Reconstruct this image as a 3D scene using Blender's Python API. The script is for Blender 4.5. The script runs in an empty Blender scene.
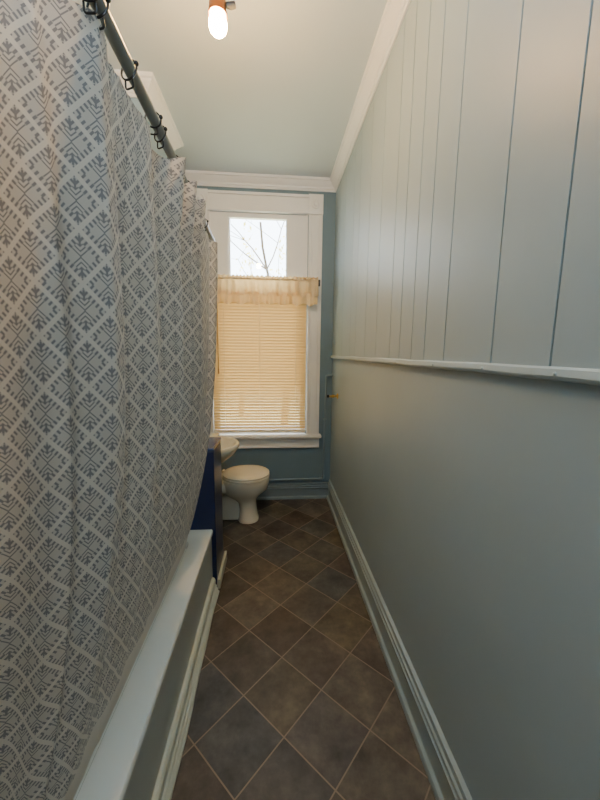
import bpy, bmesh, math, random
from mathutils import Vector, Matrix
random.seed(7)
PI = math.pi
C = bpy.context.scene.collection
SC = bpy.context.scene

# ------------------------------------------------------------------ node helper
class E:
    """a float socket with arithmetic"""
    def __init__(s, nt, v): s.nt = nt; s.v = v
    def _b(s, op, o=None, c=None, rev=False):
        n = s.nt.nodes.new('ShaderNodeMath'); n.operation = op
        args = [s] if o is None else ([o, s] if rev else [s, o])
        if c is not None: args.append(c)
        for i, a in enumerate(args):
            if isinstance(a, E): s.nt.links.new(a.v, n.inputs[i])
            else: n.inputs[i].default_value = a
        return E(s.nt, n.outputs[0])
    def __add__(s, o): return s._b('ADD', o)
    __radd__ = __add__
    def __sub__(s, o): return s._b('SUBTRACT', o)
    def __rsub__(s, o): return s._b('SUBTRACT', o, rev=True)
    def __mul__(s, o): return s._b('MULTIPLY', o)
    __rmul__ = __mul__
    def __truediv__(s, o): return s._b('DIVIDE', o)
    def floor(s): return s._b('FLOOR')
    def abs(s): return s._b('ABSOLUTE')
    def lt(s, o): return s._b('LESS_THAN', o)
    def gt(s, o): return s._b('GREATER_THAN', o)
    def max(s, o): return s._b('MAXIMUM', o)
    def min(s, o): return s._b('MINIMUM', o)
    def frac(s): return s._b('FRACT')
    def sin(s): return s._b('SINE')

def new_mat(name):
    m = bpy.data.materials.new(name); m.use_nodes = True
    nt = m.node_tree; nt.nodes.clear()
    out = nt.nodes.new('ShaderNodeOutputMaterial')
    return m, nt, out

def lin(c):
    return tuple((x/12.92 if x <= .04045 else ((x+.055)/1.055)**2.4) for x in [v/255 for v in c]) + (1,)

def coords(nt, kind='Object'):
    n = nt.nodes.new('ShaderNodeTexCoord'); return n.outputs[kind]

def noise(nt, scale, detail=3, vec=None, rough=.55):
    n = nt.nodes.new('ShaderNodeTexNoise'); n.inputs['Scale'].default_value = scale
    n.inputs['Detail'].default_value = detail; n.inputs['Roughness'].default_value = rough
    nt.links.new(vec if vec is not None else coords(nt), n.inputs['Vector'])
    return n.outputs['Fac']

def mixc(nt, fac, a, b, mode='MIX'):
    n = nt.nodes.new('ShaderNodeMix'); n.data_type = 'RGBA'; n.blend_type = mode
    for key, v in ((0, fac), (6, a), (7, b)):
        if isinstance(v, E): v = v.v
        if hasattr(v, 'is_output'): nt.links.new(v, n.inputs[key])
        else: n.inputs[key].default_value = v
    return n.outputs[2]

def ramp(nt, fac, stops):
    n = nt.nodes.new('ShaderNodeValToRGB'); e = n.color_ramp.elements
    while len(e) < len(stops): e.new(.5)
    for el, (p, c) in zip(e, stops): el.position = p; el.color = c
    nt.links.new(fac.v if isinstance(fac, E) else fac, n.inputs[0])
    return n.outputs[0]

def principled(nt, out, col, rough=.5, metal=0, bump=None, bstr=.1, bdist=.002, spec=.5, **kw):
    p = nt.nodes.new('ShaderNodeBsdfPrincipled')
    if hasattr(col, 'is_output'): nt.links.new(col, p.inputs['Base Color'])
    else: p.inputs['Base Color'].default_value = col
    if isinstance(rough, E): nt.links.new(rough.v, p.inputs['Roughness'])
    else: p.inputs['Roughness'].default_value = rough
    p.inputs['Metallic'].default_value = metal
    p.inputs['Specular IOR Level'].default_value = spec
    for k, v in kw.items(): p.inputs[k].default_value = v
    if bump is not None:
        b = nt.nodes.new('ShaderNodeBump'); b.inputs['Strength'].default_value = bstr
        b.inputs['Distance'].default_value = bdist
        nt.links.new(bump.v if isinstance(bump, E) else bump, b.inputs['Height'])
        nt.links.new(b.outputs[0], p.inputs['Normal'])
    nt.links.new(p.outputs[0], out.inputs[0])
    return p

def paint(name, rgb, rough=.5, var=.06, nscale=3, bscale=60, bstr=.08, spec=.4, metal=0):
    m, nt, out = new_mat(name)
    c = lin(rgb); d = tuple(x*(1-var*2) for x in c[:3]) + (1,)
    n = noise(nt, nscale, 4)
    col = mixc(nt, n, d, tuple(min(1, x*(1+var)) for x in c[:3]) + (1,))
    principled(nt, out, col, rough, metal, noise(nt, bscale, 3), bstr, .003, spec)
    return m

M = {}
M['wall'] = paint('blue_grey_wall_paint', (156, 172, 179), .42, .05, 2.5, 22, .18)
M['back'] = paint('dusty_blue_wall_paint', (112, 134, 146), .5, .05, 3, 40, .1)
M['column'] = paint('column_paint', (140, 160, 170), .5)
M['ceiling'] = paint('ceiling_paint', (208, 216, 218), .6, .04, 2, 30, .12)
M['trimw'] = paint('white_trim_paint', (232, 230, 226), .35, .03, 6, 80, .05)
M['base'] = paint('pale_blue_trim_paint', (150, 166, 170), .3, .05, 6, 60, .06)
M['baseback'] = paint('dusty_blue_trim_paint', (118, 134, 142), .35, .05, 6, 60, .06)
M['pipe'] = paint('painted_pipe', (126, 144, 152), .4, .05, 8, 90, .05)
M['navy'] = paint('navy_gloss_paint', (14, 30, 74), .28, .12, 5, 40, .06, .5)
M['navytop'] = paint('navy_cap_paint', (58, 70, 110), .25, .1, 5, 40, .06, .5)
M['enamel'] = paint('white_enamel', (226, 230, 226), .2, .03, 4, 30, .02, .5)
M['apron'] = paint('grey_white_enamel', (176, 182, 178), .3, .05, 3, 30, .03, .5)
M['tubtrim'] = paint('off_white_strip', (196, 202, 190), .4, .1, 14, 60, .12)
M['china'] = paint('vitreous_china', (232, 222, 198), .14, .02, 4, 20, .01, .6)
M['seat'] = paint('toilet_seat_plastic', (236, 226, 204), .22, .02, 4, 20, .01, .5)
M['chrome'] = paint('chrome', (200, 200, 200), .15, .02, 4, 20, .01, .5, 1)
M['brass'] = paint('brass', (206, 168, 92), .3, .1, 20, 60, .03, .5, 1)
M['darkmetal'] = paint('dark_bronze_metal', (74, 76, 78), .4, .1, 20, 60, .03, .5, .6)
M['rod'] = paint('grey_rod_metal', (120, 126, 126), .4, .06, 14, 60, .02, .5, 0)
M['hook'] = paint('dark_hook_metal', (52, 52, 54), .3, .1, 30, 60, .02, .5, .8)
M['socket'] = paint('copper_socket', (176, 104, 52), .35, .08, 20, 60, .03, .5, .7)
M['rail'] = paint('rail_paint', (172, 186, 190), .35, .05, 8, 50, .08)
M['bark'] = paint('grey_brown_bark', (84, 70, 56), .9, .25, 9, 25, .5)
M['grass'] = paint('pale_dry_lawn', (186, 180, 140), .9, .3, 4, 40, .4)
M['drop'] = paint('cord', (214, 196, 164), .7)
M['rubber'] = paint('wand_plastic', (150, 112, 66), .3)

# floor : diagonal slate-look tiles
def floor_mat():
    m, nt, out = new_mat('slate_look_tiles')
    sep = nt.nodes.new('ShaderNodeSeparateXYZ'); nt.links.new(coords(nt), sep.inputs[0])
    x = E(nt, sep.outputs[0]) - .0372; y = E(nt, sep.outputs[1]) - 1.0283
    q2 = 2*.16145
    a = (x + y)/q2; b = (y - x)/q2
    fa, fb = a.frac(), b.frac()
    d = (fa.min(1 - fa)).min(fb.min(1 - fb))
    grout = d.lt(.0105)
    cv = nt.nodes.new('ShaderNodeCombineXYZ')
    nt.links.new(a.floor().v, cv.inputs[0]); nt.links.new(b.floor().v, cv.inputs[1])
    cv.inputs[2].default_value = 3.0
    wn = nt.nodes.new('ShaderNodeTexWhiteNoise'); wn.noise_dimensions = '3D'
    nt.links.new(cv.outputs[0], wn.inputs[0])
    base = ramp(nt, wn.outputs['Value'], [(0, lin((78, 66, 58))), (.25, lin((102, 94, 85))), (.45, lin((74, 69, 67))),
                (.62, lin((106, 96, 78))), (.8, lin((80, 82, 84))), (1, lin((90, 77, 70)))])
    off = nt.nodes.new('ShaderNodeVectorMath'); off.operation = 'MULTIPLY_ADD'
    nt.links.new(wn.outputs['Color'], off.inputs[0]); off.inputs[1].default_value = (9, 9, 9)
    nt.links.new(coords(nt), off.inputs[2])
    n1 = noise(nt, 7, 6, off.outputs[0], .65)
    n2 = noise(nt, 38, 4, off.outputs[0])
    mott = ramp(nt, n1, [(.32, (.5, .5, .53, 1)), (.52, (.98, .98, .98, 1)), (.7, (1.6, 1.55, 1.46, 1))])
    col = mixc(nt, 1.0, base, mott, 'MULTIPLY')
    col = mixc(nt, .25, col, ramp(nt, n2, [(.35, (.5, .5, .5, 1)), (.7, (1.2, 1.2, 1.2, 1))]), 'MULTIPLY')
    col = mixc(nt, grout, col, lin((136, 120, 106)))
    h = E(nt, n1)*.5 + E(nt, n2)*.2 - grout*.6
    r = E(nt, n1)*.25 + .3
    principled(nt, out, col, r, 0, h, .25, .002, .4)
    return m
M['floor'] = floor_mat()

def curtain_mat():
    m, nt, out = new_mat('printed_curtain_cloth')
    sep = nt.nodes.new('ShaderNodeSeparateXYZ'); nt.links.new(coords(nt, 'UV'), sep.inputs[0])
    W, Hh = .073, .089
    u = E(nt, sep.outputs[0])/W; v = E(nt, sep.outputs[1])/Hh
    # diamond lattice: cells centred on integer (i,j) and half-offsets
    s1 = (u + v); s2 = (u - v)
    i1 = (s1 + .5).floor(); i2 = (s2 + .5).floor()     # nearest lattice centre in rotated axes
    c1 = s1 - i1; c2 = s2 - i2                           # -.5..5
    p = ((c1 + c2)*.5).abs(); qs = (c1 - c2)*.5; q = qs.abs()      # local a, b ; |a|+|b| < .5
    t = p + q; s = (p - q)
    # outer short dashes radiating across the diamond's sides
    dash = ((s*7.0 + .5).frac() - .5).abs().lt(.24) * t.gt(.295) * t.lt(.435)
    # nested chevrons, open upwards above the centre and downwards below it
    k = (q - p*.9)
    ch1 = (k - .01).abs().lt(.017) * t.lt(.28)
    ch2 = (k - .10).abs().lt(.017) * t.lt(.30)
    ch3 = (k - .19).abs().lt(.015) * t.lt(.30)
    stem = p.lt(.022) * q.gt(.20) * q.lt(.39)
    ink = dash.max(ch1).max(ch2).max(ch3).max(stem)
    wash = t.lt(.435)*.24
    ink = ink.max(wash)
    hem = E(nt, sep.outputs[1]).gt(.43)
    ink = ink*hem
    n = noise(nt, 900, 2, coords(nt, 'UV'))
    col = mixc(nt, ink, lin((216, 210, 202)), lin((134, 133, 137)))
    d = nt.nodes.new('ShaderNodeBsdfPrincipled'); nt.links.new(col, d.inputs['Base Color'])
    d.inputs['Roughness'].default_value = .6; d.inputs['Specular IOR Level'].default_value = .25
    d.inputs['Sheen Weight'].default_value = .15
    bp = nt.nodes.new('ShaderNodeBump'); bp.inputs['Strength'].default_value = .15; bp.inputs['Distance'].default_value = .001
    nt.links.new(n, bp.inputs['Height']); nt.links.new(bp.outputs[0], d.inputs['Normal'])
    tr = nt.nodes.new('ShaderNodeBsdfTranslucent'); nt.links.new(col, tr.inputs[0])
    mx = nt.nodes.new('ShaderNodeMixShader'); mx.inputs[0].default_value = .55
    nt.links.new(d.outputs[0], mx.inputs[1]); nt.links.new(tr.outputs[0], mx.inputs[2])
    nt.links.new(mx.outputs[0], out.inputs[0])
    return m
M['curtain'] = curtain_mat()

def translucent_mat(name, rgb, trgb, fac, rough=.6, nscale=30):
    m, nt, out = new_mat(name)
    n = noise(nt, nscale, 3)
    c = lin(rgb); col = mixc(nt, n, tuple(x*.9 for x in c[:3]) + (1,), c)
    d = nt.nodes.new('ShaderNodeBsdfPrincipled'); nt.links.new(col, d.inputs['Base Color']); d.inputs['Roughness'].default_value = rough
    tr = nt.nodes.new('ShaderNodeBsdfTranslucent'); tr.inputs[0].default_value = lin(trgb)
    mx = nt.nodes.new('ShaderNodeMixShader'); mx.inputs[0].default_value = fac
    nt.links.new(d.outputs[0], mx.inputs[1]); nt.links.new(tr.outputs[0], mx.inputs[2])
    nt.links.new(mx.outputs[0], out.inputs[0])
    return m
M['slat'] = translucent_mat('blind_slat_vinyl', (204, 172, 120), (216, 168, 98), .2)
M['lace'] = translucent_mat('cream_lace_cloth', (236, 220, 184), (232, 186, 116), .4)
M['leaf'] = translucent_mat('yellow_green_leaf', (206, 190, 96), (220, 200, 90), .4)

def glass_mat():
    m, nt, out = new_mat('window_glass')
    t = nt.nodes.new('ShaderNodeBsdfTransparent'); g = nt.nodes.new('ShaderNodeBsdfGlossy'); g.inputs['Roughness'].default_value = .02
    n = noise(nt, 4, 2)
    t2 = mixc(nt, n, (.95, .97, .97, 1), (.99, .99, .99, 1)); nt.links.new(t2, t.inputs[0])
    mx = nt.nodes.new('ShaderNodeMixShader'); mx.inputs[0].default_value = .03
    nt.links.new(t.outputs[0], mx.inputs[1]); nt.links.new(g.outputs[0], mx.inputs[2]); nt.links.new(mx.outputs[0], out.inputs[0])
    return m
M['glass'] = glass_mat()

def emit_mat(name, rgb, strength):
    m, nt, out = new_mat(name)
    e = nt.nodes.new('ShaderNodeEmission'); e.inputs[1].default_value = strength
    n = noise(nt, 3, 1)
    nt.links.new(mixc(nt, n, rgb + (1,), tuple(x*.97 for x in rgb) + (1,)), e.inputs[0])
    nt.links.new(e.outputs[0], out.inputs[0]); return m
M['bulb'] = emit_mat('glowing_bulb', (1.0, .57, .19), 430)

# ------------------------------------------------------------------ mesh helpers
def obj(name, bm, mat, parent=None, smooth=False, mats=None):
    me = bpy.data.meshes.new(name)
    bmesh.ops.recalc_face_normals(bm, faces=bm.faces[:])
    if smooth:
        for f in bm.faces: f.smooth = True
        for e in bm.edges:
            if len(e.link_faces) == 2 and e.calc_face_angle(0) > .7: e.smooth = False
    bm.to_mesh(me); bm.free()
    for mm in (mats or [mat]): me.materials.append(mm)
    o = bpy.data.objects.new(name, me); C.objects.link(o)
    if parent is not None:
        off = Vector((0, 0, 0)); q = parent
        while q is not None: off += q.location; q = q.parent
        me.transform(Matrix.Translation(-off))
        o.parent = parent
    return o

def thing(name, label, cat, loc, group=None):
    o = bpy.data.objects.new(name, None); C.objects.link(o); o.location = loc
    o.empty_display_size = .05
    o['label'] = label; o['category'] = cat
    if group: o['group'] = group
    return o

def tag(o, label, cat, group=None):
    o['label'] = label; o['category'] = cat
    if group: o['group'] = group
    return o

def struct(name, bm, mat, parent=None, smooth=False, mats=None, label=None):
    o = obj(name, bm, mat, parent, smooth, mats)
    if parent is None: o['kind'] = 'structure'
    if label: o['label'] = label
    return o

def box(bm, x0, x1, y0, y1, z0, z1, bev=0, mi=0):
    vs = [bm.verts.new((x, y, z)) for x in (x0, x1) for y in (y0, y1) for z in (z0, z1)]
    fs = [bm.faces.new([vs[i] for i in f]) for f in
          ((0, 1, 3, 2), (4, 6, 7, 5), (0, 4, 5, 1), (2, 3, 7, 6), (0, 2, 6, 4), (1, 5, 7, 3))]
    for f in fs: f.material_index = mi
    if bev:
        es = list({e for f in fs for e in f.edges})
        bmesh.ops.bevel(bm, geom=es, offset=bev, segments=2, profile=.5, affect='EDGES')
    return bm

def boxbm(*a, **k): return box(bmesh.new(), *a, **k)

def tube(bm, pts, r, n=12, cap=True, closed=False):
    pts = [Vector(p) for p in pts]; N = len(pts)
    rs = r if isinstance(r, (list, tuple)) else [r]*N
    rings = []; up = None
    for i, p in enumerate(pts):
        if closed: t = (pts[(i+1) % N] - pts[i-1]).normalized()
        else: t = (pts[min(i+1, N-1)] - pts[max(i-1, 0)]).normalized()
        if up is None:
            up = t.orthogonal().normalized()
        else:
            up = (up - t*up.dot(t)).normalized()
        w = t.cross(up)
        rings.append([bm.verts.new(p + (up*math.cos(2*PI*k/n) + w*math.sin(2*PI*k/n))*rs[i]) for k in range(n)])
    rng = range(N) if closed else range(N-1)
    for i in rng:
        a, b = rings[i], rings[(i+1) % N]
        off = 0
        if closed and i == N-1:
            off = min(range(n), key=lambda o: (a[0].co - b[o].co).length)
        for k in range(n):
            bm.faces.new([a[k], a[(k+1) % n], b[(k+1+off) % n], b[(k+off) % n]])
    if cap and not closed:
        bm.faces.new(rings[0][::-1]); bm.faces.new(rings[-1])
    return bm

def lathe(bm, prof, origin=(0, 0, 0), axis='Z', n=32):
    o = Vector(origin); rings = []
    for r, h in prof:
        ring = []
        for k in range(n):
            c, s = math.cos(2*PI*k/n)*r, math.sin(2*PI*k/n)*r
            v = {'Z': (c, s, h), 'X': (h, c, s), 'Y': (c, h, s)}[axis]
            ring.append(bm.verts.new(o + Vector(v)))
        rings.append(ring)
    for a, b in zip(rings, rings[1:]):
        for k in range(n): bm.faces.new([a[k], a[(k+1) % n], b[(k+1) % n], b[k]])
    bm.faces.new(rings[0][::-1]); bm.faces.new(rings[-1])
    return bm

def loft(bm, loops, cap0=True, cap1=True):
    rings = [[bm.verts.new(p) for p in L] for L in loops]; n = len(rings[0])
    for a, b in zip(rings, rings[1:]):
        for k in range(n): bm.faces.new([a[k], a[(k+1) % n], b[(k+1) % n], b[k]])
    if cap0: bm.faces.new(rings[0][::-1])
    if cap1: bm.faces.new(rings[-1])
    return bm

def sweep(path, prof, segs, sign=1):
    """profile [(offset from wall, z)] swept along a 2-D wall path with mitred corners"""
    P = [Vector(p) for p in path]; N = len(P)
    def nrm(i):
        d = (P[i+1] - P[i]).normalized(); return Vector((-d.y, d.x))*sign
    mit = []
    for i in range(N):
        if i == 0: mit.append(nrm(0))
        elif i == N-1: mit.append(nrm(N-2))
        else:
            a, b = nrm(i-1), nrm(i); m = a + b
            mit.append(m/(m.dot(a)))
    bm = bmesh.new()
    for i in segs:
        ra = [bm.verts.new((P[i].x + mit[i].x*o, P[i].y + mit[i].y*o, z)) for o, z in prof]
        rb = [bm.verts.new((P[i+1].x + mit[i+1].x*o, P[i+1].y + mit[i+1].y*o, z)) for o, z in prof]
        n = len(prof)
        for k in range(n): bm.faces.new([ra[k], ra[(k+1) % n], rb[(k+1) % n], rb[k]])
        bm.faces.new(ra[::-1]); bm.faces.new(rb)
    return bm

def egg(xc, yc, z, hl, hw, n=40, p=2.2, blunt=0.0):
    L = []
    for k in range(n):
        a = 2*PI*k/n; c, s = math.cos(a), math.sin(a)
        x = math.copysign(abs(c)**(2/p), c)*hl
        y = math.copysign(abs(s)**(2/p), s)*hw
        if blunt: y *= 1 + blunt*(-x/hl)*.5
        L.append((xc + x, yc + y, z))
    return L

# ------------------------------------------------------------------ room constants
XR, XL, YB, YF, ZC = .546, -1.10, 3.05, -.75, 2.862
CX, CY0, CY1 = -.70, 2.095, 2.58         # column at the foot of the tub

# floor / ceiling
bm = boxbm(XL-.1, XR+.1, YF-.9, YB+.12, -.06, 0); struct('floor', bm, M['floor'], label='dark slate-look floor tiles laid diagonally')
bm = boxbm(XL-.1, XR+.1, YF-.9, YB+.12, ZC, ZC+.06); struct('ceiling', bm, M['ceiling'], label='pale blue-grey painted ceiling')

# right wall: plain lower plaster and grooved boarding above the rail
G = [-.52, -.33, -.14, .02, .16, .30, .45, .61, .79, 1.023, 1.164, 1.277, 1.403, 1.527, 1.741, 1.956, 2.19, 2.348, 2.63, 2.83]
prof = [(XR-.006, YF-.9)]
for g in G:
    w, d = .0026, .012
    prof += [(XR-.006, g-w), (XR-.006+d, g-w*.8), (XR-.006+d, g+w*.8), (XR-.006, g+w)]
prof += [(XR-.006, YB), (XR+.08, YB), (XR+.08, YF-.9)]
bm = boxbm(XR, XR+.08, YF-.9, YB+.12, -.06, 1.37)
loft(bm, [[(x, y, 1.37) for x, y in prof], [(x, y, ZC+.03) for x, y in prof]])
struct('wall_right', bm, M['wall'], label='blue-grey wall, vertical boarding above a plain lower half')

# back wall with window opening
WX0, WX1, WZ0, WZ1 = -.55, .30, .62, 2.585
bm = bmesh.new()
box(bm, XL-.1, WX0, YB, YB+.12, -.06, ZC+.03); box(bm, WX1, XR+.04, YB, YB+.12, -.06, ZC+.03)
box(bm, WX0, WX1, YB, YB+.12, -.06, WZ0); box(bm, WX0, WX1, YB, YB+.12, WZ1, ZC+.03)
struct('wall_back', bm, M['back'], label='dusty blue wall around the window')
bm = boxbm(XL-.1, XL, YF-.9, YB, -.06, ZC+.03); struct('wall_left', bm, M['wall'])
bm = bmesh.new()
box(bm, XL, -.36, YF-.1, YF, 0, ZC); box(bm, .50, XR, YF-.1, YF, 0, ZC); box(bm, -.36, .50, YF-.1, YF, 2.1, ZC)
struct('wall_front', bm, M['wall'])
dr = bpy.data.objects.new('door_1', None); C.objects.link(dr); dr.location = (.07, YF, 0); dr['kind'] = 'structure'  # out-of-view door, added shut to block the sky light entering behind the camera
bm = boxbm(-.355, .495, YF-.07, YF-.03, .005, 2.095)
for a, b in ((.15, .95), (1.08, 1.98)):
    for c, d in ((-.26, .03), (.11, .40)): box(bm, c, d, YF-.03, YF-.022, a, b, .004)
obj('door_leaf', bm, M['trimw'], dr)
bm = bmesh.new(); lathe(bm, [(.026, YF-.03), (.026, YF-.022), (.010, YF-.018), (.010, YF+.012), (.024, YF+.020), (.026, YF+.034), (.016, YF+.044)], (-.30, 0, 1.0), 'Y', 20); obj('door_knob', bm, M['brass'], dr, True)
bm = boxbm(XL, CX, CY0, CY1, 0, ZC); struct('wall_column', bm, M['column'], label='projecting wall column behind the half wall')

# crown moulding
cr = [(0, ZC-.086), (.008, ZC-.086), (.010, ZC-.073), (.018, ZC-.070), (.022, ZC-.058), (.034, ZC-.046), (.048, ZC-.030),
      (.052, ZC-.022), (.062, ZC-.018), (.064, ZC+.0), (0, ZC+.0)]
room = [(XR-.006, YF), (XR-.006, YB), (XL, YB), (XL, CY1), (CX, CY1), (CX, CY0), (XL, CY0), (XL, YF)]
struct('trim_1', sweep(room, cr, range(7)), M['trimw'], label='white crown moulding around the ceiling')

# baseboards
bb = [(0, 0), (.034, 0), (.034, .012), (.030, .024), (.020, .030), (.018, .034), (.018, .118), (.023, .122), (.024, .130), (.018, .134),
      (.018, .142), (.021, .146), (.020, .154), (.013, .158), (.012, .166), (.015, .170), (.013, .180), (.0, .186)]
room2 = [(XR, YF), (XR, YB), (XL, YB)]
struct('baseboard_right', sweep(room2, bb, [0]), M['base'], label='pale blue moulded baseboard along the right wall')
bb2 = [(o, z*.84) for o, z in bb]
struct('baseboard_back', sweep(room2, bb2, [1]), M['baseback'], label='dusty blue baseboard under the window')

# chair rail
bm = bmesh.new()
N = 40; loops = []
for i in range(N+1):
    y = YF + (YB-YF)*i/N; w = .0015*math.sin(y*9) + .001*math.sin(y*23+1)
    z0, z1 = 1.352 + w, 1.379 + w*.5
    loops.append([(XR, y, z0), (XR-.018, y, z0+.004), (XR-.021, y, z0+.010), (XR-.019, y, z1-.004), (XR-.014, y, z1), (XR, y, z1)])
loft(bm, loops)
rail = struct('trim_2', bm, M['rail'], label='thin blue-grey rail strip with a wavy lower edge')
for y in (1.06, .80, 1.40, .58):
    bm = bmesh.new(); lathe(bm, [(.004, 0), (.004, -.002), (.002, -.0035)], (XR-.0205, y, 1.366), 'X', 10)
    obj('nail_head', bm, M['rail'], rail, True)

# ------------------------------------------------------------------ window
win = bpy.data.objects.new('window_1', None); C.objects.link(win); win.location = (-.125, YB, WZ0); win['kind'] = 'structure'
win['label'] = 'tall white window with fluted casing and corner blocks'
def casing(x0, x1):
    bm = bmesh.new()
    box(bm, x0, x1, YB-.020, YB, .64, 2.585)
    w = x1-x0
    for a, b in ((0, .13), (.22, .3), (.70, .78), (.87, 1)):
        box(bm, x0+w*a, x0+w*b, YB-.029, YB-.020, .64, 2.585, .003)
    return bm
obj('casing', casing(.305, .425), M['trimw'], win); obj('casing', casing(-.665, -.55), M['trimw'], win)
bm = boxbm(-.55, .305, YB-.022, YB, 2.585, 2.735)
box(bm, -.55, .305, YB-.034, YB-.022, 2.585, 2.60, .003); box(bm, -.55, .305, YB-.036, YB-.022, 2.712, 2.735, .003)
obj('header', bm, M['trimw'], win)
for xc in (.365, -.6075):
    b = obj('corner_block', boxbm(xc-.063, xc+.063, YB-.034, YB, 2.58, 2.742, .003), M['trimw'], win)
    bm = bmesh.new(); lathe(bm, [(.040, 0), (.040, -.006), (.034, -.010), (.030, -.006), (.022, -.005), (.018, -.012), (.010, -.016)], (xc, YB-.034, 2.662), 'Y', 28)
    obj('rosette', bm, M['trimw'], b, True)
bm = boxbm(-.70, .445, YB-.075, YB+.03, .612, .64, .008); obj('sill', bm, M['trimw'], win)
bm = boxbm(-.665, .43, YB-.024, YB, .512, .612); box(bm, -.665, .43, YB-.034, YB-.024, .512, .53, .004); box(bm, -.665, .43, YB-.036, YB-.024, .592, .612, .004)
obj('apron', bm, M['trimw'], win)
# upper sash: wide flat side panels either side of the glass
bm = bmesh.new()
box(bm, WX0, -.388, YB+.012, YB+.05, 1.95, WZ1); box(bm, .122, WX1, YB+.012, YB+.05, 1.95, WZ1)
box(bm, -.388, .122, YB+.012, YB+.05, 2.545, WZ1); box(bm, -.388, .122, YB+.012, YB+.05, 1.92, 1.975)
box(bm, -.388, -.376, YB+.03, YB+.06, 1.95, 2.56); box(bm, .110, .122, YB+.03, YB+.06, 1.95, 2.56)
box(bm, WX0, WX0+.012, YB, YB+.012, 1.95, WZ1); box(bm, WX1-.012, WX1, YB, YB+.012, 1.95, WZ1)
up = obj('upper_sash', bm, M['trimw'], win)
obj('glass_pane', boxbm(-.38, .115, YB+.044, YB+.047, 1.96, 2.555), M['glass'], up)
bm = bmesh.new()
box(bm, WX0, -.50, YB+.055, YB+.09, WZ0, 1.95); box(bm, .25, WX1, YB+.055, YB+.09, WZ0, 1.95)
box(bm, -.50, .25, YB+.055, YB+.09, WZ0, .70); box(bm, -.50, .25, YB+.055, YB+.09, 1.90, 1.96)
lo = obj('lower_sash', bm, M['trimw'], win)
obj('glass_pane', boxbm(-.505, .255, YB+.07, YB+.073, .69, 1.91), M['glass'], lo)

# venetian blind
bl = thing('venetian_blind', 'cream mini blind lowered over the lower window sash, glowing tan', 'blind', (-.125, YB-.01, .66))
obj('headrail', boxbm(-.548, .298, YB-.03, YB+.005, 1.90, 1.94, .004), M['seat'], bl)
bm = bmesh.new(); z = .705
while z < 1.90:
    ys = YB-.012; tl = math.radians(60); hw = .0162
    rows = []
    for k in range(5):
        t = (k/4-.5)*2; cv = (1-t*t)*.0022
        rows.append((ys - math.cos(tl)*t*hw + cv*math.sin(tl)*-1, z - math.sin(tl)*t*hw*-1 + 0))
    for (ya, za), (yb, zb) in zip(rows, rows[1:]):
        f = bm.faces.new([bm.verts.new(p) for p in ((-.546, ya, za), (.296, ya, za), (.296, yb, zb), (-.546, yb, zb))])
    z += .0265
bmesh.ops.remove_doubles(bm, verts=bm.verts[:], dist=1e-5)
sl = obj('slats', bm, M['slat'], bl, True)
obj('bottom_rail', boxbm(-.548, .298, YB-.026, YB+.002, .662, .688, .005), M['seat'], bl)
for x in (-.44, -.125, .20):
    obj('ladder_cord', tube(bmesh.new(), [(x, YB-.0275, .68), (x, YB-.0275, 1.92)], .0012, 6), M['drop'], bl)
bm = tube(bmesh.new(), [(-.492, YB-.034, 1.215), (-.492, YB-.034, 1.92)], .0042, 8)
tube(bm, [(-.492, YB-.034, 1.205), (-.492, YB-.034, 1.25)], .006, 8)
obj('tilt_wand', bm, M['rubber'], bl, True)

# valance
va = thing('window_valance', 'ruffled cream lace valance gathered across the middle of the window', 'valance', (-.06, YB-.07, 1.815))
VX0, VX1 = -.56, .388
def ruffle(z0, z1, amp, nx, ph, yb, scal=0, flare=1.0, nz=14):
    bm = bmesh.new(); NX = 360; rows = []
    for j in range(nz+1):
        t = j/nz; row = []
        for i in range(NX+1):
            x = VX0 + (VX1-VX0)*i/NX; s = i/NX
            w = math.sin(s*nx*2*PI + ph + 1.3*math.sin(s*17)) + .55*math.sin(s*nx*3.7*PI + 1.7*ph) 
            a = amp*(flare*abs(t) + .25)
            zb = z0 + (scal*(.5+.5*math.sin(s*nx*2*PI+ph)) if j == 0 or t < .3 else 0)*(1-t/.3 if t < .3 else 0)
            tt = t
            z = z0 + (z1-z0)*t if t >= .3 else zb + (z0+(z1-z0)*.3-zb)*(t/.3) if scal else z0+(z1-z0)*t
            a = amp*((1-t)*flare + .25)
            row.append(bm.verts.new((x, yb + w*a - (1-t)*.006*flare, z)))
        rows.append(row)
    for r0, r1 in zip(rows, rows[1:]):
        for i in range(NX): bm.faces.new([r0[i], r0[i+1], r1[i+1], r1[i]])
    return bm
obj('upper_tier', ruffle(1.880, 2.024, .017, 9, .4, YB-.084, .012), M['lace'], va, True)
obj('lower_ruffle', ruffle(1.805, 1.915, .020, 8, 2.1, YB-.080, .022), M['lace'], va, True)
# header ruffle flares upwards
def header():
    bm = bmesh.new(); NX = 360; rows = []
    for j in range(7):
        t = j/6; row = []
        for i in range(NX+1):
            s = i/NX; x = VX0 + (VX1-VX0)*s
            w = math.sin(s*27*2*PI + 1.6*math.sin(s*21)) + .5*math.sin(s*61*PI)
            row.append(bm.verts.new((x, YB-.082 + w*.009*(.25+t), 2.024 + t*(.026+.006*math.sin(s*27*2*PI+1+1.6*math.sin(s*21))))))
        rows.append(row)
    for r0, r1 in zip(rows, rows[1:]):
        for i in range(NX): bm.faces.new([r0[i], r0[i+1], r1[i+1], r1[i]])
    return bm
obj('header_ruffle', header(), M['lace'], va, True)
bm = tube(bmesh.new(), [(VX0, YB-.082, 2.024), (VX1, YB-.082, 2.024)], .0075, 10); obj('rod_pocket', bm, M['lace'], va, True)
vr = thing('valance_rod', 'slim dark rod end and bracket holding the valance on the casing', 'curtain rod', (.40, YB-.03, 2.0))
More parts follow.
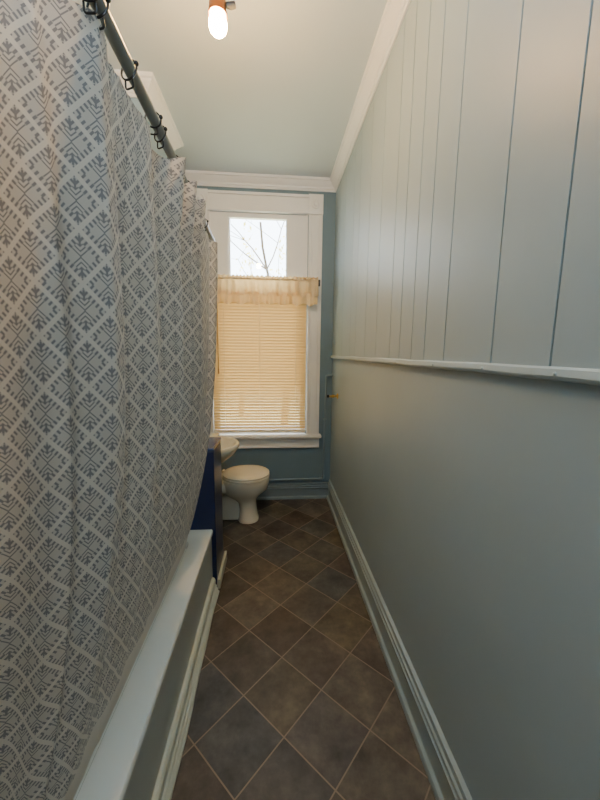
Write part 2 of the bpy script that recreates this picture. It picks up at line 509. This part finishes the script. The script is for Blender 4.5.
bm = tube(bmesh.new(), [(-.60, YB-.082, 2.024), (.392, YB-.082, 2.024), (.402, YB-.076, 2.022), (.404, YB-.06, 2.02), (.404, YB-.030, 2.02)], .0045, 8)
obj('rod', bm, M['darkmetal'], vr, True)
obj('bracket', boxbm(.396, .412, YB-.036, YB-.030, 1.985, 2.04, .001), M['darkmetal'], vr)

# ------------------------------------------------------------------ pipe + brass stub
def bend(pts, r=.022, n=6):
    pts = [Vector(p) for p in pts]; out = [pts[0]]
    for a, b, c in zip(pts, pts[1:], pts[2:]):
        u = (a-b).normalized()*r; v = (c-b).normalized()*r
        for k in range(n+1):
            t = k/n; out.append((b+u)*(1-t)**2 + b*2*t*(1-t) + (b+v)*t*t)
    return out + [pts[-1]]
pp = thing('water_pipe', 'blue-grey painted pipe running down beside the window and along the baseboard', 'pipe', (.478, YB-.025, .19))
PYY = YB-.026
obj('tube', tube(bmesh.new(), bend([(XR, PYY, 1.198), (.487, PYY, 1.198), (.474, PYY, .200), (-.62, PYY, .192)]), .0095, 12), M['pipe'], pp, True)
for p0, p1, p2 in (((.516, PYY, 1.198), (.487, PYY, 1.198), (.4866, PYY, 1.165)), ((.4745, PYY, .235), (.474, PYY, .200), (.438, PYY, .1998))):
    obj('elbow', tube(bmesh.new(), bend([p0, p1, p2], .02), .0125, 12), M['pipe'], pp, True)
for z in (.78,):
    obj('pipe_clip', boxbm(.467, .498, PYY-.012, YB-.002, z, z+.012, .002), M['pipe'], pp)

st = thing('brass_pipe_stub', 'short brass capped pipe stub sticking out of the right wall by the window', 'pipe stub', (XR, 2.78, 1.03))
SY, SZ = 2.76, 1.037
bm = bmesh.new(); lathe(bm, [(.026, 0), (.026, -.003), (.018, -.008), (.012, -.012)], (XR, SY, SZ), 'X', 24); obj('flange', bm, M['brass'], st, True)
bm = bmesh.new(); lathe(bm, [(.0085, -.008), (.0085, -.030), (.013, -.032), (.013, -.052), (.010, -.054), (.010, -.074), (.008, -.076)], (XR, SY, SZ), 'X', 20); obj('stem', bm, M['brass'], st, True)
bm = bmesh.new(); lathe(bm, [(.009, -.074), (.0125, -.076), (.0125, -.092), (.008, -.096)], (XR, SY, SZ), 'X', 20); obj('cap', bm, M['hook'], st, True)

# ------------------------------------------------------------------ bathtub
tub = thing('bathtub', 'white bathtub with flat rim and plain greyish apron along the left wall', 'bathtub', (-.72, .98, 0))
TX0, TX1, TY0, TY1, TZ = XL+.004, -.350, .10, 1.822, .385
def rr(x0, x1, y0, y1, z, r, n=8):
    L = []
    for cx, cy, a0 in ((x1-r, y1-r, 0), (x0+r, y1-r, 90), (x0+r, y0+r, 180), (x1-r, y0+r, 270)):
        for k in range(n+1):
            a = math.radians(a0 + 90*k/n); L.append((cx + r*math.cos(a), cy + r*math.sin(a), z))
    return L
bm = bmesh.new()
ri = .103
loft(bm, [rr(TX0, TX1-.010, TY0, TY1, TZ-.030, .004), rr(TX0, TX1-.001, TY0, TY1, TZ-.026, .004), rr(TX0, TX1, TY0, TY1, TZ-.008, .005), rr(TX0+.003, TX1-.004, TY0+.003, TY1-.001, TZ-.001, .006),
          rr(TX0+.008, TX1-.010, TY0+.008, TY1-.004, TZ, .01), rr(TX0+.05, TX1-ri+.012, TY0+.07, TY1-.09, TZ, .05), rr(TX0+.056, TX1-ri, TY0+.08, TY1-.10, TZ-.004, .05),
          rr(TX0+.062, TX1-ri-.008, TY0+.09, TY1-.108, TZ-.02, .05), rr(TX0+.10, TX1-ri-.05, TY0+.20, TY1-.15, .12, .05), rr(TX0+.14, TX1-ri-.09, TY0+.26, TY1-.19, .075, .08),
          rr(TX0+.2, TX1-ri-.15, TY0+.34, TY1-.26, .07, .05)])
obj('basin', bm, M['enamel'], tub, True)
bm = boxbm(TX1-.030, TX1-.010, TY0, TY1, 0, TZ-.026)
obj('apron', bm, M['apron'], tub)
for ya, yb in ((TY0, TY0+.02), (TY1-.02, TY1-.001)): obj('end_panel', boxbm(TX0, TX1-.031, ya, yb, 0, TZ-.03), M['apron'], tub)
# ridged strip along the foot of apron and half wall
N = 60; loops = []
for i in range(N+1):
    y = -.6 + (2.118+.6)*i/N; w = .0022*math.sin(y*7.3) + .0016*math.sin(y*17+2)
    x = -.3605 if y < 5 else 0
    loops.append([(-.3595, y, 0), (-.322+w, y, 0), (-.323+w, y, .010), (-.330+w, y, .016), (-.328+w*.5, y, .026), (-.336+w*.5, y, .031),
                  (-.334, y, .046), (-.341, y, .052), (-.339, y, .074), (-.342, y, .086), (-.350, y, .094), (-.3595, y, .096)])
bm = bmesh.new(); 
# the half wall stands 2 cm proud of the apron: the strip continues in front of it
l1 = [L for L in loops if L[0][1] <= 1.822]
loft(bm, l1)
struct('trim_3', bm, M['tubtrim'], smooth=False, label='ridged off-white strip along the foot of the bathtub')

# navy half wall
hw = thing('half_wall', 'navy blue painted half wall at the foot of the bathtub', 'partition', (-.72, 1.95, 0))
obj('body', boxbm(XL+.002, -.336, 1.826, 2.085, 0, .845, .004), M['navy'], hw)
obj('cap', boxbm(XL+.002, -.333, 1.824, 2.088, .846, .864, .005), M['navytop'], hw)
bm = boxbm(-.335, -.318, 1.826, 2.12, 0, .06, .003); obj('base_strip', bm, M['tubtrim'], hw)

# ------------------------------------------------------------------ toilet
TYc = 2.672
to = thing('toilet', 'white toilet with closed lid facing right below the window', 'toilet', (-.30, TYc, 0))
lv = [(0, -.214, .086, .098), (.015, -.214, .086, .098), (.03, -.214, .080, .092), (.10, -.216, .072, .084), (.16, -.222, .074, .082), (.195, -.236, .096, .092),
      (.235, -.252, .150, .122), (.28, -.242, .190, .156), (.335, -.236, .198, .172), (.365, -.236, .200, .177), (.375, -.236, .197, .174)]
bm = bmesh.new(); loft(bm, [egg(xc, TYc, z, hl, hw_, 44, 2.3, .0) for z, xc, hl, hw_ in lv])
box(bm, -.64, -.27, TYc-.035, TYc+.035, .0, .22, .02); box(bm, -.655, -.36, TYc-.125, TYc+.125, .27, .373, .03)
obj('bowl', bm, M['china'], to, True)
bm = bmesh.new(); loft(bm, [egg(-.230, TYc, .377, .188, .176, 44, 2.2), egg(-.228, TYc, .380, .194, .182, 44, 2.2), egg(-.228, TYc, .391, .194, .182, 44, 2.2), egg(-.230, TYc, .395, .188, .176, 44, 2.2)])
obj('seat', bm, M['seat'], to, True)
bm = bmesh.new(); loft(bm, [egg(-.230, TYc, .398, .186, .174, 44, 2.15), egg(-.228, TYc, .400, .192, .180, 44, 2.15), egg(-.228, TYc, .409, .192, .180, 44, 2.15), egg(-.230, TYc, .416, .180, .168, 44, 2.15),
                            egg(-.232, TYc, .421, .140, .128, 44, 2.1), egg(-.234, TYc, .423, .07, .06, 44, 2.0)])
obj('lid', bm, M['seat'], to, True)
for s in (-.07, .07):
    bm = bmesh.new(); lathe(bm, [(.012, TYc+s-.02), (.014, TYc+s-.015), (.014, TYc+s+.015), (.012, TYc+s+.02)], (-.425, 0, .395), 'Y', 14); obj('hinge', bm, M['seat'], to, True)
bm = boxbm(-.655, -.475, TYc-.155, TYc+.16, .376, .68, .02); obj('tank', bm, M['china'], to, True)
bm = boxbm(-.66, -.465, TYc-.157, TYc+.166, .682, .71, .008); obj('tank_lid', bm, M['china'], to, True)
bm = bmesh.new(); lathe(bm, [(.012, 0), (.012, .012)], (-.475, TYc+.10, .63), 'X', 14); tube(bm, [(-.462, TYc+.10, .63), (-.458, TYc+.06, .622), (-.458, TYc+.03, .618)], .006, 8); obj('flush_handle', bm, M['chrome'], to, True)

# ------------------------------------------------------------------ sink
SYc = 2.318
sk = thing('wall_basin', 'small white rounded sink behind the navy half wall', 'sink', (-.55, SYc, .6))
def dsh(z, xf, hw_, n=40, xb=CX+.002, ins=0):
    """D outline: flat at the wall, round at the front"""
    L = []; cx = xf - hw_*1.0
    for k in range(n+1):
        a = -PI/2 + PI*k/n; L.append((cx + hw_*1.0*math.cos(a), SYc + hw_*math.sin(a), z))
    L += [(xb+ins, SYc+hw_, z), (xb+ins, SYc-hw_, z)]
    return L
bm = bmesh.new()
loft(bm, [dsh(.585, -.43, .06), dsh(.60, -.40, .09), dsh(.64, -.335, .135), dsh(.69, -.275, .172), dsh(.725, -.252, .189), dsh(.735, -.246, .194), dsh(.752, -.246, .194), dsh(.760, -.250, .190),
          dsh(.762, -.262, .179, ins=.06), dsh(.756, -.274, .168, ins=.10), dsh(.71, -.30, .145, ins=.12), dsh(.66, -.35, .10, ins=.15), dsh(.645, -.40, .06, ins=.18)])
obj('bowl', bm, M['china'], sk, True)
bm = tube(bmesh.new(), bend([(-.50, SYc, .59), (-.50, SYc, .42), (-.58, SYc, .42), (-.58, SYc, .50), (CX+.002, SYc, .50)], .03), .016, 12); obj('trap', bm, M['chrome'], sk, True)
bm = tube(bmesh.new(), bend([(-.655, SYc, .758), (-.655, SYc, .85), (-.55, SYc, .85), (-.55, SYc, .82)], .03), .010, 12); obj('faucet', bm, M['chrome'], sk, True)
for s in (-.09, .09):
    bm = bmesh.new(); lathe(bm, [(.014, .758), (.012, .79), (.022, .795), (.022, .805), (.012, .81)], (-.655, SYc+s, 0), 'Z', 14); obj('tap', bm, M['chrome'], sk, True)

# ------------------------------------------------------------------ shower rod, curtain, rings
RZ = 1.96
def rx(y): return -.285 - .020*(y-.65)
RX = rx(.9)
rod = thing('shower_rod', 'grey rod above the bathtub carrying the shower curtain', 'curtain rod', (RX, .9, RZ))
RP = bend([(rx(YF+.012), YF+.012, RZ), (rx(1.90), 1.90, RZ), (XL+.014, 1.90, RZ)], .08, 8)
obj('tube', tube(bmesh.new(), RP, .0125, 14), M['rod'], rod, True)
bm = bmesh.new(); lathe(bm, [(.032, .001), (.032, .008), (.020, .016)], (XL, 1.90, RZ), 'X', 20); obj('flange', bm, M['rod'], rod, True)
bm = bmesh.new(); lathe(bm, [(.032, .001), (.032, .008), (.020, .016)], (rx(YF), YF, RZ), 'Y', 20); obj('flange', bm, M['rod'], rod, True)

rings = [.622, .648, .772, .914, .968, 1.092, 1.24, 1.394, 1.563]
# plan of the pleats (x, y) from the near end to the window end
K = [(-.30, -.20), (-.325, -.08), (-.285, .04), (-.34, .14), (-.29, .26), (-.335, .38), (-.40, .47), (-.485, .560), (-.465, .600), (-.385, .602), (-.362, .618), (-.345, .612),
     (-.310, .628), (-.288, .640), (-.2865, .652), (-.295, .692), (-.330, .715), (-.366, .775), (-.350, .795), (-.335, .802), (-.318, .825), (-.300, .836), (-.286, .850), (-.2845, .862), (-.293, .898), (-.325, .92),
     (-.345, .962), (-.310, 1.008), (-.276, 1.040), (-.274, 1.055), (-.300, 1.085), (-.342, 1.115), (-.326, 1.14), (-.278, 1.175), (-.274, 1.188), (-.295, 1.213), (-.338, 1.235),
     (-.312, 1.265), (-.276, 1.305), (-.272, 1.32), (-.295, 1.345), (-.336, 1.38), (-.326, 1.43), (-.306, 1.52), (-.297, 1.60), (-.300, 1.64), (-.330, 1.665), (-.318, 1.70), (-.287, 1.735), (-.280, 1.755), (-.288, 1.77)]
def catmull(P, per=14):
    out = []
    P = [Vector(p) for p in P]
    for i in range(len(P)-1):
        p1, p2 = P[i], P[i+1]; p0 = P[i-1] if i else p1*2-p2; p3 = P[i+2] if i+2 < len(P) else p2*2-p1
        a, b, c = ((p1-p0).length**.5+1e-6, (p2-p1).length**.5+1e-6, (p3-p2).length**.5+1e-6)
        m1 = (p1-p0)/a - (p2-p0)/(a+b) + (p2-p1)/b; m2 = (p2-p1)/b - (p3-p1)/(b+c) + (p3-p2)/c
        m1 *= b; m2 *= b
        for k in range(per):
            t = k/per
            out.append((2*t**3-3*t*t+1)*p1 + (t**3-2*t*t+t)*m1 + (-2*t**3+3*t*t)*p2 + (t**3-t*t)*m2)
    return out + [P[-1]]
path = catmull(K)
NU, NV = len(path)-1, 100
ZT, ZB = RZ-.015, .345
arc = [0]
for i in range(NU): arc.append(arc[-1] + (path[i+1]-path[i]).length)
allr = [-.18, .05, .26] + rings + [1.70, 1.78]
def top_sag(y):
    for a, b in zip(allr, allr[1:]):
        if a <= y <= b:
            t = (y-a)/(b-a); return -(b-a)*.16*(4*t*(1-t))**.8
    return 0
bm = bmesh.new(); uvl = bm.loops.layers.uv.new('UVMap')
grid = []
for j in range(NV+1):
    t = j/NV; row = []
    for i, p in enumerate(path):
        zt = ZT + top_sag(p.y); z = zt + (ZB-zt)*t
        y = p.y + .006*math.sin(arc[i]*9 + t*6)*t
        x = p.x + .005*math.sin(arc[i]*6.1 + 1 + t*4.0)*t*(1-t)*2
        soft = 1.1 - .25*t                       # pleats ease a little towards the bottom
        x = -.305 + (x+.305)*soft
        if p.y > 1.0:                             # gathered tops ride up in front of the rod
            g = min(1, (p.y-1.0)/.06)*max(.1, min(1, (1.66-p.y)/.06)); rid = max(0, min(1, (p.x+.296)/.018))
            hi = max(0, 1-t/.06)
            z += .024*g*rid*hi; x += .024*g*rid*max(0, 1-t/.12)
        flat = max(0, min(1, (z-1.62)/.30))
        if .69 < p.y < 1.02 and flat > 0:        # drawn straight between the hooks near the rod
            e = min(1, (p.y-.69)/.03)*min(1, (1.02-p.y)/.10)
            x += (rx(p.y) - .004 - x)*.82*flat*e
        w = max(0, min(1, (1.5-z)/1.1))**2
        kk = .12 + .80*max(0, min(1, (.66-p.y)/.08))
        x = x*(1-w) + w*(-.464 + kk*(p.x+.285))
        if z < .43: x = min(x, -.459 - .012*max(0, min(1, (.43-z)/.05)))
        if y > 1.3: y -= ((y-1.3)/.475)*(.06*max(0, (1.0-z)/.66) + .11*math.sin(PI*max(0, min(1, (1.75-z)/1.35))))
        row.append(bm.verts.new((x, y, z)))
    grid.append(row)
for j in range(NV):
    for i in range(NU):
        f = bm.faces.new([grid[j][i], grid[j][i+1], grid[j+1][i+1], grid[j+1][i]]); f.smooth = True
        for lp, (a, b) in zip(f.loops, ((i, j), (i+1, j), (i+1, j+1), (i, j+1))):
            lp[uvl].uv = (arc[a], grid[b][a].co.z)
me = bpy.data.meshes.new('shower_curtain'); bm.to_mesh(me); bm.free(); me.materials.append(M['curtain'])
cu = bpy.data.objects.new('shower_curtain', me); C.objects.link(cu)
tag(cu, 'pale shower curtain printed with grey leaf medallions, hanging inside the bathtub', 'shower curtain')

vis = rings; RX = rx(vis[0])
words = ['nearest visible', 'second nearest', 'third nearest', 'fourth nearest', 'fifth nearest', 'sixth nearest', 'third from the far end,', 'second from the far end,', 'farthest']
first = None
for y, wd in zip(vis, words):
    lab = 'dark metal curtain ring on the shower rod, %s to the camera' % wd if 'nearest' in wd else \
          ('dark metal curtain ring on the shower rod, %s of the row' % wd.rstrip(',') if 'end' in wd else 'dark metal curtain ring at the window end of the shower rod')
    if first is None:
        first = thing('curtain_ring', lab, 'curtain ring', (RX, y, RZ), 'dark metal rings holding the shower curtain')
        pts = [(RX + .018*math.cos(2*PI*k/24), y + .004*math.sin(2*PI*k/24), RZ - .004 + .020*math.sin(2*PI*k/24)) for k in range(24)]
        obj('loop', tube(bmesh.new(), pts, 0.0020, 8, closed=True), M['hook'], first, True)
        obj('hook', tube(bmesh.new(), bend([(RX+.008, y, RZ-.022), (RX+.010, y, RZ-.036), (RX-.010, y, RZ-.038), (RX-.010, y, RZ-.022)], .006), .0018, 8), M['hook'], first, True)
        bm = bmesh.new(); bmesh.ops.create_uvsphere(bm, u_segments=12, v_segments=8, radius=.0048, matrix=Matrix.Translation((RX+.018, y, RZ+.004)))
        obj('bead', bm, M['hook'], first, True)
    else:
        r = first.copy(); C.objects.link(r); r.location = (rx(y), y, RZ); r['label'] = lab
        r.rotation_euler = (0, 0, random.uniform(-.5, .5))
        for ch in first.children:
            c = ch.copy(); C.objects.link(c); c.parent = r

# ------------------------------------------------------------------ ceiling light
LX, LY = -.200, 1.40
lf = thing('ceiling_light', 'bare glowing bulb in a copper socket hanging below the ceiling', 'ceiling light', (LX, LY, ZC))
bm = bmesh.new(); lathe(bm, [(.065, ZC), (.065, ZC-.008), (.052, ZC-.022), (.020, ZC-.034), (.014, ZC-.05)], (LX, LY, 0), 'Z', 32); obj('canopy', bm, M['brass'], lf, True)
bm = bmesh.new(); lathe(bm, [(.008, ZC-.03), (.008, 2.69)], (LX, LY, 0), 'Z', 14); obj('stem', bm, M['brass'], lf, True)
bm = bmesh.new(); lathe(bm, [(.010, 2.700), (.022, 2.694), (.029, 2.675), (.030, 2.622), (.033, 2.614), (.033, 2.604), (.026, 2.602)], (LX, LY, 0), 'Z', 28); obj('socket', bm, M['socket'], lf, True)
bm = tube(bmesh.new(), [(LX+.03, LY, 2.640), (LX+.046, LY+.004, 2.642), (LX+.062, LY+.006, 2.648)], [.008, .011, .010], 12); obj('switch', bm, M['darkmetal'], lf, True)
bm = bmesh.new(); lathe(bm, [(.014, 2.615), (.020, 2.606), (.027, 2.596), (.0315, 2.584), (.032, 2.573), (.029, 2.559), (.021, 2.549), (.010, 2.543), (.002, 2.542)], (LX, LY, 0), 'Z', 28)
obj('bulb', bm, M['bulb'], lf, True)

# ------------------------------------------------------------------ outside
bm = boxbm(-14, 14, YB+.6, 30, -.9, -.6); struct('ground', bm, M['grass'])
def tree(x, y, label, seed, h, lean):
    rnd = random.Random(seed)
    t = thing('bare_tree', label, 'tree', (x, y, -.6), )
    segs = []
    def grow(p, d, L, r, depth):
        n = 5; pts = [p]; rs = [r]
        for k in range(n):
            d = (d + Vector((rnd.uniform(-.16, .16), rnd.uniform(-.16, .16), rnd.uniform(-.04, .1)))).normalized()
            pts.append(pts[-1] + d*L/n); rs.append(r*(1-.5*(k+1)/n))
        segs.append((depth, pts, rs))
        if depth < 4:
            for k in range(3 if depth < 3 else 2):
                i = rnd.randint(2, n); ax = Vector((rnd.uniform(-1, 1), rnd.uniform(-1, 1), rnd.uniform(-.25, .5))).normalized()
                grow(pts[i], (d*.65 + ax*.75).normalized(), L*rnd.uniform(.55, .75), rs[i]*.62, depth+1)
    grow(Vector((x, y, -.6)), Vector((lean, 0, 1)).normalized(), h, .09, 0)
    bt = bmesh.new(); bb_ = bmesh.new()
    tips = []
    for dp, pts, rs in segs:
        tube(bt if dp == 0 else bb_, pts, rs, 7 if dp < 2 else 4)
        if dp >= 3: tips += pts[2:]
    obj('trunk', bt, M['bark'], t, True); obj('branches', bb_, M['bark'], t, True)
    bl_ = bmesh.new()
    for p in tips:
        if rnd.random() < 1.0:
            c = p + Vector((rnd.gauss(0, .05), rnd.gauss(0, .05), rnd.gauss(0, .05))); s = rnd.uniform(.03, .06)
            a = Vector((rnd.gauss(0, 1), rnd.gauss(0, 1), rnd.gauss(0, 1))).normalized(); b = a.orthogonal().normalized()
            bl_.faces.new([bl_.verts.new(c + v) for v in (a*s, b*s*.55, -a*s, -b*s*.55)])
    obj('leaves', bl_, M['leaf'], t)
    return t
tree(.25, 6.4, 'bare leaning tree seen through the right of the upper window pane', 5, 3.3, -.10)
tree(-1.0, 10.2, 'sparse tree with yellow leaves seen through the left of the upper window pane', 11, 3.6, .06)

# ------------------------------------------------------------------ light
w = bpy.data.worlds.new('sky'); SC.world = w; w.use_nodes = True
nt = w.node_tree; nt.nodes.clear()
out = nt.nodes.new('ShaderNodeOutputWorld'); bg = nt.nodes.new('ShaderNodeBackground')
sky = nt.nodes.new('ShaderNodeTexSky'); sky.sky_type = 'HOSEK_WILKIE'; sky.turbidity = 5; sky.sun_direction = Vector((.3, -.6, .7)).normalized()
hs = nt.nodes.new('ShaderNodeMix'); hs.data_type = 'RGBA'; hs.inputs[0].default_value = .6
nt.links.new(sky.outputs[0], hs.inputs[6]); hs.inputs[7].default_value = (.82, .92, 1.0, 1)
nt.links.new(hs.outputs[2], bg.inputs[0]); bg.inputs[1].default_value = 8.0
nt.links.new(bg.outputs[0], out.inputs[0])

def area(name, loc, rot, sx, sy, power, col, portal=False):
    l = bpy.data.lights.new(name, 'AREA'); l.shape = 'RECTANGLE'; l.size = sx; l.size_y = sy; l.energy = power; l.color = col
    o = bpy.data.objects.new(name, l); C.objects.link(o); o.location = loc; o.rotation_euler = rot
    if portal: l.cycles.is_portal = True
    return o
area('window_portal', (-.135, YB+.115, 2.26), (math.radians(-90), 0, 0), .52, .58, 1, (1, 1, 1), True)
area('fill_uplight', (.05, -.45, 2.0), (math.radians(172), 0, 0), .8, .4, 22, (.76, .89, 1.0))  # added fill lamp behind the camera, bouncing cool light off the ceiling; no real fixture
sn = bpy.data.lights.new('sun', 'SUN'); sn.energy = 14; sn.angle = .02; sn.color = (1.0, .93, .78)
so = bpy.data.objects.new('sun', sn); C.objects.link(so); so.rotation_euler = (math.radians(38), math.radians(-25), 0)

# ------------------------------------------------------------------ camera
cam = bpy.data.cameras.new('camera'); co = bpy.data.objects.new('camera', cam); C.objects.link(co)
pitch, yaw, roll, fpx = math.radians(8.1175), math.radians(4.6176), math.radians(.598), 330.44
f = Vector((math.sin(yaw)*math.cos(pitch), math.cos(yaw)*math.cos(pitch), -math.sin(pitch)))
rt = Vector((math.cos(yaw), -math.sin(yaw), 0)); upv = rt.cross(f)
c, s = math.cos(roll), math.sin(roll)
r2 = rt*c + upv*s; u2 = upv*c - rt*s
mw = Matrix((r2, u2, -f)).transposed().to_4x4(); mw.translation = (0, 0, 1.4)
co.matrix_world = mw
cam.sensor_fit = 'AUTO'; cam.sensor_width = 36; cam.lens = fpx/800*36; cam.clip_start = .02
SC.camera = co
SC.view_settings.view_transform = 'AgX'; SC.view_settings.look = 'None'
SC.view_settings.exposure = 1.2
